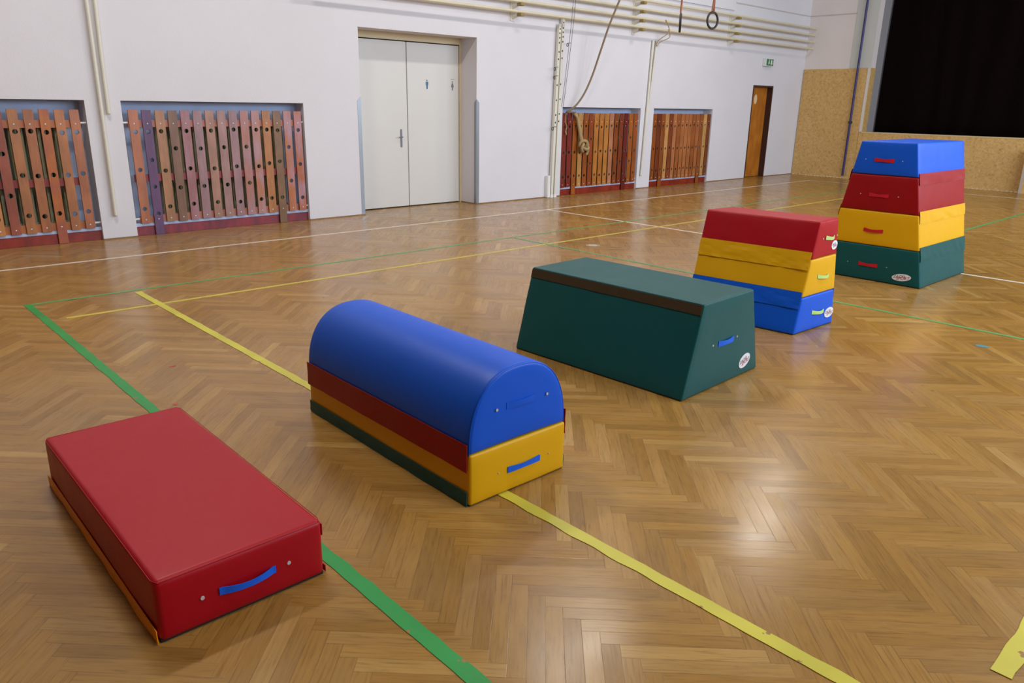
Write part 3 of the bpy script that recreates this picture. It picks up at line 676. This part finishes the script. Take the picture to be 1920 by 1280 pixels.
def softbox(M, w0, w1, r=.014, puff=.004, seed=0, n=16, gap=.0012, offset=Vector((0, 0, 0))):
    """rounded, slightly puffed foam block filling M between the heights w0..w1"""
    c = [M(u, v, w_) for w_ in (w0, w1) for v in (-1, 1) for u in (-1, 1)]
    dx = (c[1]-c[0]).length; dy = (c[2]-c[0]).length; dz = (M(0, 0, w1)-M(0, 0, w0)).length
    dims = (dx, dy, dz)
    def ts(d, k):
        e = r/(d/2); inner = [-(1-e)+2*(1-e)*i/k for i in range(k+1)]
        return [-1, -1+e*.3, -1+e*.65]+inner+[1-e*.65, 1-e*.3, 1]
    T3 = [ts(dx, n), ts(dy, n*2 if dy > dx*1.5 else n), ts(dz, 8)]
    vm = {}; bm = bmesh.new()
    def vert(p):
        k = tuple(round(q, 5) for q in p)
        if k in vm: return vm[k]
        P = [p[i]*dims[i]/2 for i in range(3)]; Q = [max(-dims[i]/2+r, min(dims[i]/2-r, P[i])) for i in range(3)]
        nn = Vector([P[i]-Q[i] for i in range(3)]); nn = nn.normalized() if nn.length > 1e-9 else nn
        a = Vector(Q)+nn*r
        bulge = 1
        ax = max(range(3), key=lambda i: abs(p[i]))
        for i in range(3):
            if i != ax: bulge *= max(0, 1-p[i]**4)
        pf = puff*bulge*(1 if ax != 2 else .4)+.0022*noise.noise(Vector((a.x*5+seed, a.y*5, a.z*5)))*(1 if ax != 2 or p[2] > 0 else 0)
        a += nn*pf
        u, v, w_ = a.x/(dx/2), a.y/(dy/2), (a.z/(dz/2)+1)/2
        P3 = M(u, v, w0+(w1-w0)*w_)+offset
        lo = M(0, 0, w0).z+gap
        if P3.z < lo: P3.z = lo
        hi = M(0, 0, w1).z-.0004
        if P3.z > hi: P3.z = hi
        vm[k] = bm.verts.new(P3); return vm[k]
    for ax in range(3):
        i1, i2 = [(1, 2), (0, 2), (0, 1)][ax]
        for s in (-1, 1):
            A, Bq = T3[i1], T3[i2]
            for i in range(len(A)-1):
                for j in range(len(Bq)-1):
                    q = []
                    for a, b in ((A[i], Bq[j]), (A[i+1], Bq[j]), (A[i+1], Bq[j+1]), (A[i], Bq[j+1])):
                        p = [0, 0, 0]; p[ax] = s; p[i1] = a; p[i2] = b; q.append(vert(p))
                    if len(set(q)) == 4: bm.faces.new(q)
    return bm
SIDES = {'-x': lambda M, t_, w_: M(-1, t_, w_), '+x': lambda M, t_, w_: M(1, t_, w_), '-y': lambda M, t_, w_: M(t_, -1, w_), '+y': lambda M, t_, w_: M(t_, 1, w_)}
OUT = {'-x': Vector((-1, 0, 0)), '+x': Vector((1, 0, 0)), '-y': Vector((0, -1, 0)), '+y': Vector((0, 1, 0))}
def frame(M, side, t_, w_):
    f = SIDES[side]; p = f(M, t_, w_); a = (f(M, t_+.01, w_)-p).normalized(); b = (f(M, t_, w_+.01)-p).normalized(); n = a.cross(b).normalized()
    if n.dot(OUT[side]) < 0: n = -n
    right = b.cross(n).normalized()   # b up, n towards viewer
    return p, right, b, n
def solve(M, side, val, z):
    """t so that the face point at height z has x (or y) = val"""
    w_ = z/M(0, 0, 1).z; f = SIDES[side]; ax = 0 if side[1] == 'y' else 1
    a, b = f(M, -1, w_)[ax], f(M, 1, w_)[ax]; return (val-a)/(b-a)*2-1, w_
def flap(M, side, w0, w1, off=.007, t0=-.985, t1=.985, th=.003, wave=.003, seed=0, sag=.0):
    bm = bmesh.new(); rows = []; nt_, nw = 50, 5; bk = []
    for k in range(nw+1):
        w_ = w0+(w1-w0)*k/nw; row = []; rb = []
        for i in range(nt_+1):
            tt = t0+(t1-t0)*i/nt_; p, r, b, n = frame(M, side, tt, w_)
            d = off+wave*noise.noise(Vector((tt*5+seed+w_*9, w_*16, seed)))*(1.3-k/nw)
            row.append(bm.verts.new(p+n*d)); rb.append(bm.verts.new(p+n*(d-th)))
        rows.append(row); bk.append(rb)
    for k in range(nw):
        for i in range(nt_):
            bm.faces.new((rows[k][i], rows[k][i+1], rows[k+1][i+1], rows[k+1][i])); bm.faces.new((bk[k][i], bk[k+1][i], bk[k+1][i+1], bk[k][i+1]))
    for i in range(nt_):
        bm.faces.new((rows[0][i], bk[0][i], bk[0][i+1], rows[0][i+1])); bm.faces.new((rows[nw][i], rows[nw][i+1], bk[nw][i+1], bk[nw][i]))
    for k in range(nw):
        bm.faces.new((rows[k][0], rows[k+1][0], bk[k+1][0], bk[k][0])); bm.faces.new((rows[k][nt_], bk[k][nt_], bk[k+1][nt_], rows[k+1][nt_]))
    return bm
def strap(M, side, val, z, length, width, bulge=.014, lift=.008):
    tt, w_ = solve(M, side, val, z); p, r, b, n = frame(M, side, tt, w_); bm = bmesh.new(); F_ = []; G = []
    for i in range(17):
        s = i/16*2-1; prof = 0 if abs(s) > .84 else math.cos(s/.84*PI/2)**.7
        wdt = width/2*(1 if abs(s) > .8 else 1-.22*math.cos(s/.8*PI/2))
        c = p+r*s*length/2+n*(lift+bulge*prof)+b*(-min(.006, bulge*.4)*math.cos(s*PI/2))
        F_.append((bm.verts.new(c-b*wdt), bm.verts.new(c+b*wdt))); G.append((bm.verts.new(c-b*wdt-n*.003), bm.verts.new(c+b*wdt-n*.003)))
    for i in range(16):
        bm.faces.new((F_[i][0], F_[i+1][0], F_[i+1][1], F_[i][1])); bm.faces.new((G[i][0], G[i][1], G[i+1][1], G[i+1][0]))
        bm.faces.new((F_[i][0], G[i][0], G[i+1][0], F_[i+1][0])); bm.faces.new((F_[i][1], F_[i+1][1], G[i+1][1], G[i][1]))
    for q in (0, 16): bm.faces.new((F_[q][0], F_[q][1], G[q][1], G[q][0]))
    return bm
def disc(M, side, val, z, rx, rz, lift=.0065, th=.002, rot=0):
    tt, w_ = solve(M, side, val, z); p, r, b, n = frame(M, side, tt, w_); bm = bmesh.new(); k = 28
    A = [bm.verts.new(p+n*lift+(r*math.cos(rot)+b*math.sin(rot))*rx*math.cos(2*PI*i/k)+(b*math.cos(rot)-r*math.sin(rot))*rz*math.sin(2*PI*i/k)) for i in range(k)]
    Bq = [bm.verts.new(v.co-n*th) for v in A]
    bm.faces.new(A); bm.faces.new(Bq[::-1])
    for i in range(k): bm.faces.new((A[i], A[(i+1) % k], Bq[(i+1) % k], Bq[i]))
    return bm
def logo(parent, M, side, val, z, rx=.062, rz=.034, lift=.007, rot=0):
    o = obj('logo_patch', disc(M, side, val, z, rx, rz, lift, .002, rot), 'patch', parent)
    tt, w_ = solve(M, side, val, z); p, r, b, n = frame(M, side, tt, w_)
    rr, bb = r*math.cos(rot)+b*math.sin(rot), b*math.cos(rot)-r*math.sin(rot)
    for txt, size, dx, dy, mat in (('ZACKL', rx*.42, -rx*.2, rz*.22, 'inkdark'), ('SPORT', rx*.46, rx*.12, -rz*.26, 'inkred')):
        bm = text_bm(txt, size)
        for v in bm.verts: v.co = p+n*(lift+.0006+v.co.z)+rr*(v.co.x+dx)+bb*(v.co.y+dy)
        obj('lettering', bm, mat, o)
def eyelets(parent, M, side, vals, z, r=.0065):
    for v in vals: obj('eyelet', disc(M, side, v, z, r, r, .0065, .003), 'eyelet', parent)
def piping(parent, M, w_, mat, r=.0022, inset=.004):
    pts = [(-1, -1), (1, -1), (1, 1), (-1, 1)]; out = []
    for i in range(4):
        a, b = pts[i], pts[(i+1) % 4]
        for k in range(12): s = .02+.96*k/11; out.append(M(a[0]+(b[0]-a[0])*s, a[1]+(b[1]-a[1])*s, w_)+Vector((0, 0, -inset)))
    c = M(0, 0, w_); out = [Vector((p.x+(c.x-p.x)*.004, p.y+(c.y-p.y)*.004, p.z)) for p in out]
    return obj('piping', tube(bmesh.new(), out, r, 6, closed=True), mat, parent, smooth=True)
def section(label, M, z0, z1, mat, seed, cat='foam block', r=.013, offset=Vector((0, 0, 0)), group=None, base=False):
    h = M(0, 0, 1).z; c = M(0, 0, z0/h); t = thing('foam_block', (c.x, c.y, z0), label, cat, group)
    obj('body', softbox(M, z0/h, z1/h, r=r, seed=seed, offset=offset), mat, t, smooth=True)
    if base:
        bm = bmesh.new(); vs = [M(u*.985, v*.985, 0) for u, v in ((-1, -1), (1, -1), (1, 1), (-1, 1))]
        lo = [bm.verts.new(v+Vector((0, 0, .0006))) for v in vs]; hi = [bm.verts.new(v+Vector((0, 0, .014))) for v in vs]
        bm.faces.new(lo[::-1]); bm.faces.new(hi)
        for i in range(4): bm.faces.new((lo[i], lo[(i+1) % 4], hi[(i+1) % 4], hi[i]))
        obj('base_cloth', bm, 'under', t)
    return t

# red low box
M1 = rectmap(.835, 2.799, -.009, .560, .558, 1.353, .218)
t = section('low red foam box with a blue handle, nearest at the lower left', M1, .004, .218, 'red', 1, base=True, r=.02)
obj('handle', strap(M1, '-y', .832, .107, .19, .026), 'webblue', t, smooth=True, label='blue handle')
eyelets(t, M1, '-y', (.684, .975), .108)
obj('closure_flap', flap(M1, '+x', .70, .90, .0045, wave=.003, seed=5), 'red', t)
obj('bottom_flap', flap(M1, '-x', .015, .235, .009, t0=-.995, t1=.995, wave=.0025, seed=6), 'orange', t, label='orange edge flap'); obj('bottom_flap', flap(M1, '+x', .02, .14, .007, wave=.004, seed=8), 'red', t)
piping(t, M1, 1, 'red', r=.0014, inset=.005)

# yellow base + blue arch
M2 = rectmap(2.075, 2.812, -.016, .556, .556, 1.36, .235)
t = section('yellow foam base block with a blue handle under the blue arched block', M2, .004, .235, 'yellow', 11, base=True)
obj('handle', strap(M2, '-y', 2.084, .110, .19, .028, bulge=.004), 'webblue', t, smooth=True, label='blue handle')
eyelets(t, M2, '-y', (1.939, 2.235), .112, .003)
obj('bottom_flap', flap(M2, '-x', .01, .285, .009, wave=.003, seed=12), 'green', t, label='dark green flap'); obj('bottom_flap', flap(M2, '+x', .05, .28, .007, wave=.003, seed=14), 'green', t, label='dark green flap')
def arch(cx, cy, th, hw, z0, hz, L, r=.018, n=2.35):
    prof = []; K = 44
    for i in range(K+1):
        a = PI*i/K; c, s = math.cos(a), math.sin(a)
        prof.append((-hw*math.copysign(abs(c)**(2/n), c), z0+hz*abs(s)**(2/n)))
    prof += [(hw*(1-2*i/10)*1.0, z0) for i in range(1, 10)]
    zc = z0+hz*.42; bm = bmesh.new(); rings = []
    def ringv(y, ins, sc, dim=0):
        vs = []
        for x, z in prof:
            d = Vector((x, z-zc)); l = d.length; q = d*(1-ins/l)*sc; X, Z = q.x, q.y+zc
            k = .0025*noise.noise(Vector((X*6, y*4, Z*6+9)))
            X *= 1+k*2
            vs.append(bm.verts.new((cx+math.cos(th)*X-math.sin(th)*y, cy+math.sin(th)*X+math.cos(th)*y, max(z0+.001, Z))))
        return vs
    seq = [(-1, 0, .25), (-1, 0, .55), (-1, 0, .8), (-1, 0, .93)]
    for s in (-1,):
        for ins, sc, yy in [(r, .3, -.004), (r, .6, -.003), (r, .85, -.001), (r, 1, 0)]: rings.append(ringv(-L/2+yy, ins, sc))
        for a in (25, 50, 70, 90): rings.append(ringv(-L/2+r*(1-math.cos(math.radians(a))), r*(1-math.sin(math.radians(a))), 1))
    for i in range(1, 30): rings.append(ringv(-L/2+r+(L-2*r)*i/30, 0, 1))
    for a in (90, 70, 50, 25): rings.append(ringv(L/2-r*(1-math.cos(math.radians(a))), r*(1-math.sin(math.radians(a))), 1))
    for ins, sc, yy in [(r, 1, 0), (r, .85, .001), (r, .6, .003), (r, .3, .004)]: rings.append(ringv(L/2+yy, ins, sc))
    k = len(prof)
    for a, b in zip(rings, rings[1:]):
        for j in range(k): bm.faces.new((a[j], a[(j+1) % k], b[(j+1) % k], b[j]))
    bm.faces.new(rings[0][::-1]); bm.faces.new(rings[-1])
    return bm, prof, (rings)
ta = thing('foam_arch_block', (2.07, 2.812, .236), 'blue arched foam block lying on the yellow base block', 'foam block')
bma, prof, _ = arch(2.07, 2.812, -.014, .277, .236, .336, 1.355)
obj('body', bma, 'blue', ta, smooth=True)
bm = tube(bmesh.new(), [(2.07+x*.985-math.sin(-.014)*(-.674), 2.812-.6725-.014*x, .236+(z-.236)*.985) for x, z in prof[:45]], .0022, 6); obj('piping', bm, 'blue', ta, smooth=True)
M2b = rectmap(2.07, 2.812, -.014, .554, .554, 1.360, .6)
obj('handle', strap(M2b, '-y', 2.065, .405, .17, .03, bulge=.004, lift=.003), 'blue', ta, smooth=True)
eyelets(ta, M2b, '-y', (1.925, 2.213), .402, .006)
obj('closure_flap', flap(M2b, '-x', .158/.6, .281/.6, .006, t0=-.985, t1=.99, wave=.003, seed=21), 'dred', ta, label='dark red flap'); obj('closure_flap', flap(M2b, '+x', .17/.6, .29/.6, .014, wave=.004, seed=22), 'dred', ta, label='dark red flap')

# green trapezoid
M3 = rectmap(3.852, 2.928, .034, .872, .561, 1.328, .545)
t = section('large dark green trapezoid foam block with a blue handle, in the middle of the row', M3, .004, .545, 'green', 31, base=True, r=.011)
obj('handle', strap(M3, '-y', 3.87, .275, .175, .034, bulge=.007), 'webblue', t, smooth=True, label='blue handle')
eyelets(t, M3, '-y', (3.723, 3.998), .278, .006)
obj('velcro_strip', flap(M3, '-x', .885, .985, .006, t0=-.99, t1=.99, wave=.001, seed=33), 'hook', t, label='dark brown strip')
logo(t, M3, '-y', 4.123, .096, .068, .042, rot=.12)
piping(t, M3, 1, 'green')

# three tier stack
M4 = hexmap([(5.182, 2.482), (5.753, 2.454), (5.665, 3.345), (5.095, 3.375)], [(5.386, 2.483), (5.717, 2.505), (5.629, 3.357), (5.302, 3.388)], .82)
g4 = 'three tiers of the middle stack'
t = section('blue bottom block of the three-tier stack with lime handle', M4, .004, .272, 'blue', 41, group=None, base=True)
obj('handle', strap(M4, '-y', 5.497, .133, .18, .03), 'lime', t, smooth=True, label='lime green handle'); logo(t, M4, '-y', 5.672, .10, .068, .038, rot=.1)
obj('closure_flap', flap(M4, '-x', .19/.82, .312/.82, .010, wave=.004, seed=42), 'blue', t); obj('closure_flap', flap(M4, '+x', .2/.82, .30/.82, .012, wave=.004, seed=43), 'blue', t)
t = section('yellow middle block of the three-tier stack with lime handle', M4, .273, .547, 'yellow', 44)
obj('handle', strap(M4, '-y', 5.525, .403, .18, .03), 'lime', t, smooth=True, label='lime green handle')
obj('closure_flap', flap(M4, '-x', .47/.82, .60/.82, .011, wave=.006, seed=45), 'yellow', t); obj('closure_flap', flap(M4, '+x', .48/.82, .58/.82, .010, wave=.004, seed=46), 'yellow', t)
t = section('red top block of the three-tier stack with lime handle', M4, .548, .82, 'red', 47)
obj('handle', strap(M4, '-y', 5.575, .688, .15, .03), 'lime', t, smooth=True, label='lime green handle'); logo(t, M4, '-y', 5.665, .622, .05, .034, rot=.1)
eyelets(t, M4, '-y', (5.455, 5.70), .69, .006)

# four tier stack
M5 = rectmap(8.143, 2.933, -.012, .986, .514, 1.187, 1.318, far=True)
Z5 = [.004, .345, .672, 1.012, 1.318]
spec = [('dark green bottom block of the four-tier stack with red handle', 'green', 'webred', .155), ('yellow second block of the four-tier stack, resting on the green one', 'yellow', 'webred', .49),
        ('red third block of the four-tier stack with a red handle', 'dred', 'webred', .825), ('blue top block of the four-tier stack with red handle', 'blue', 'webred', 1.15)]
for i, (lb, c, hc, hz) in enumerate(spec):
    t = section(lb, M5, Z5[i]+(.001 if i else 0), Z5[i+1], c, 50+i, base=(i == 0))
    obj('handle', strap(M5, '-x', 2.955, hz, .185, .034, bulge=.014 if i == 1 else .007), hc, t, smooth=True, label='red handle')
    if i != 1: eyelets(t, M5, '-x', (2.775 if i != 3 else 2.79, 3.155 if i == 0 else 3.13), hz, .0045)
    if i < 3:
        H = 1.318; zt = Z5[i+1]+.035; zb = Z5[i+1]-(.075 if i < 2 else .07)
        if i == 0: zb = Z5[1]-.10
        obj('closure_flap', flap(M5, '-y', zb/H, zt/H, .008, wave=.004, seed=60+i), c, t); obj('closure_flap', flap(M5, '+y', zb/H, zt/H, .009, wave=.006, seed=70+i), c, t)
    if i == 0: logo(t, M5, '-x', 2.625, .082, .088, .034)
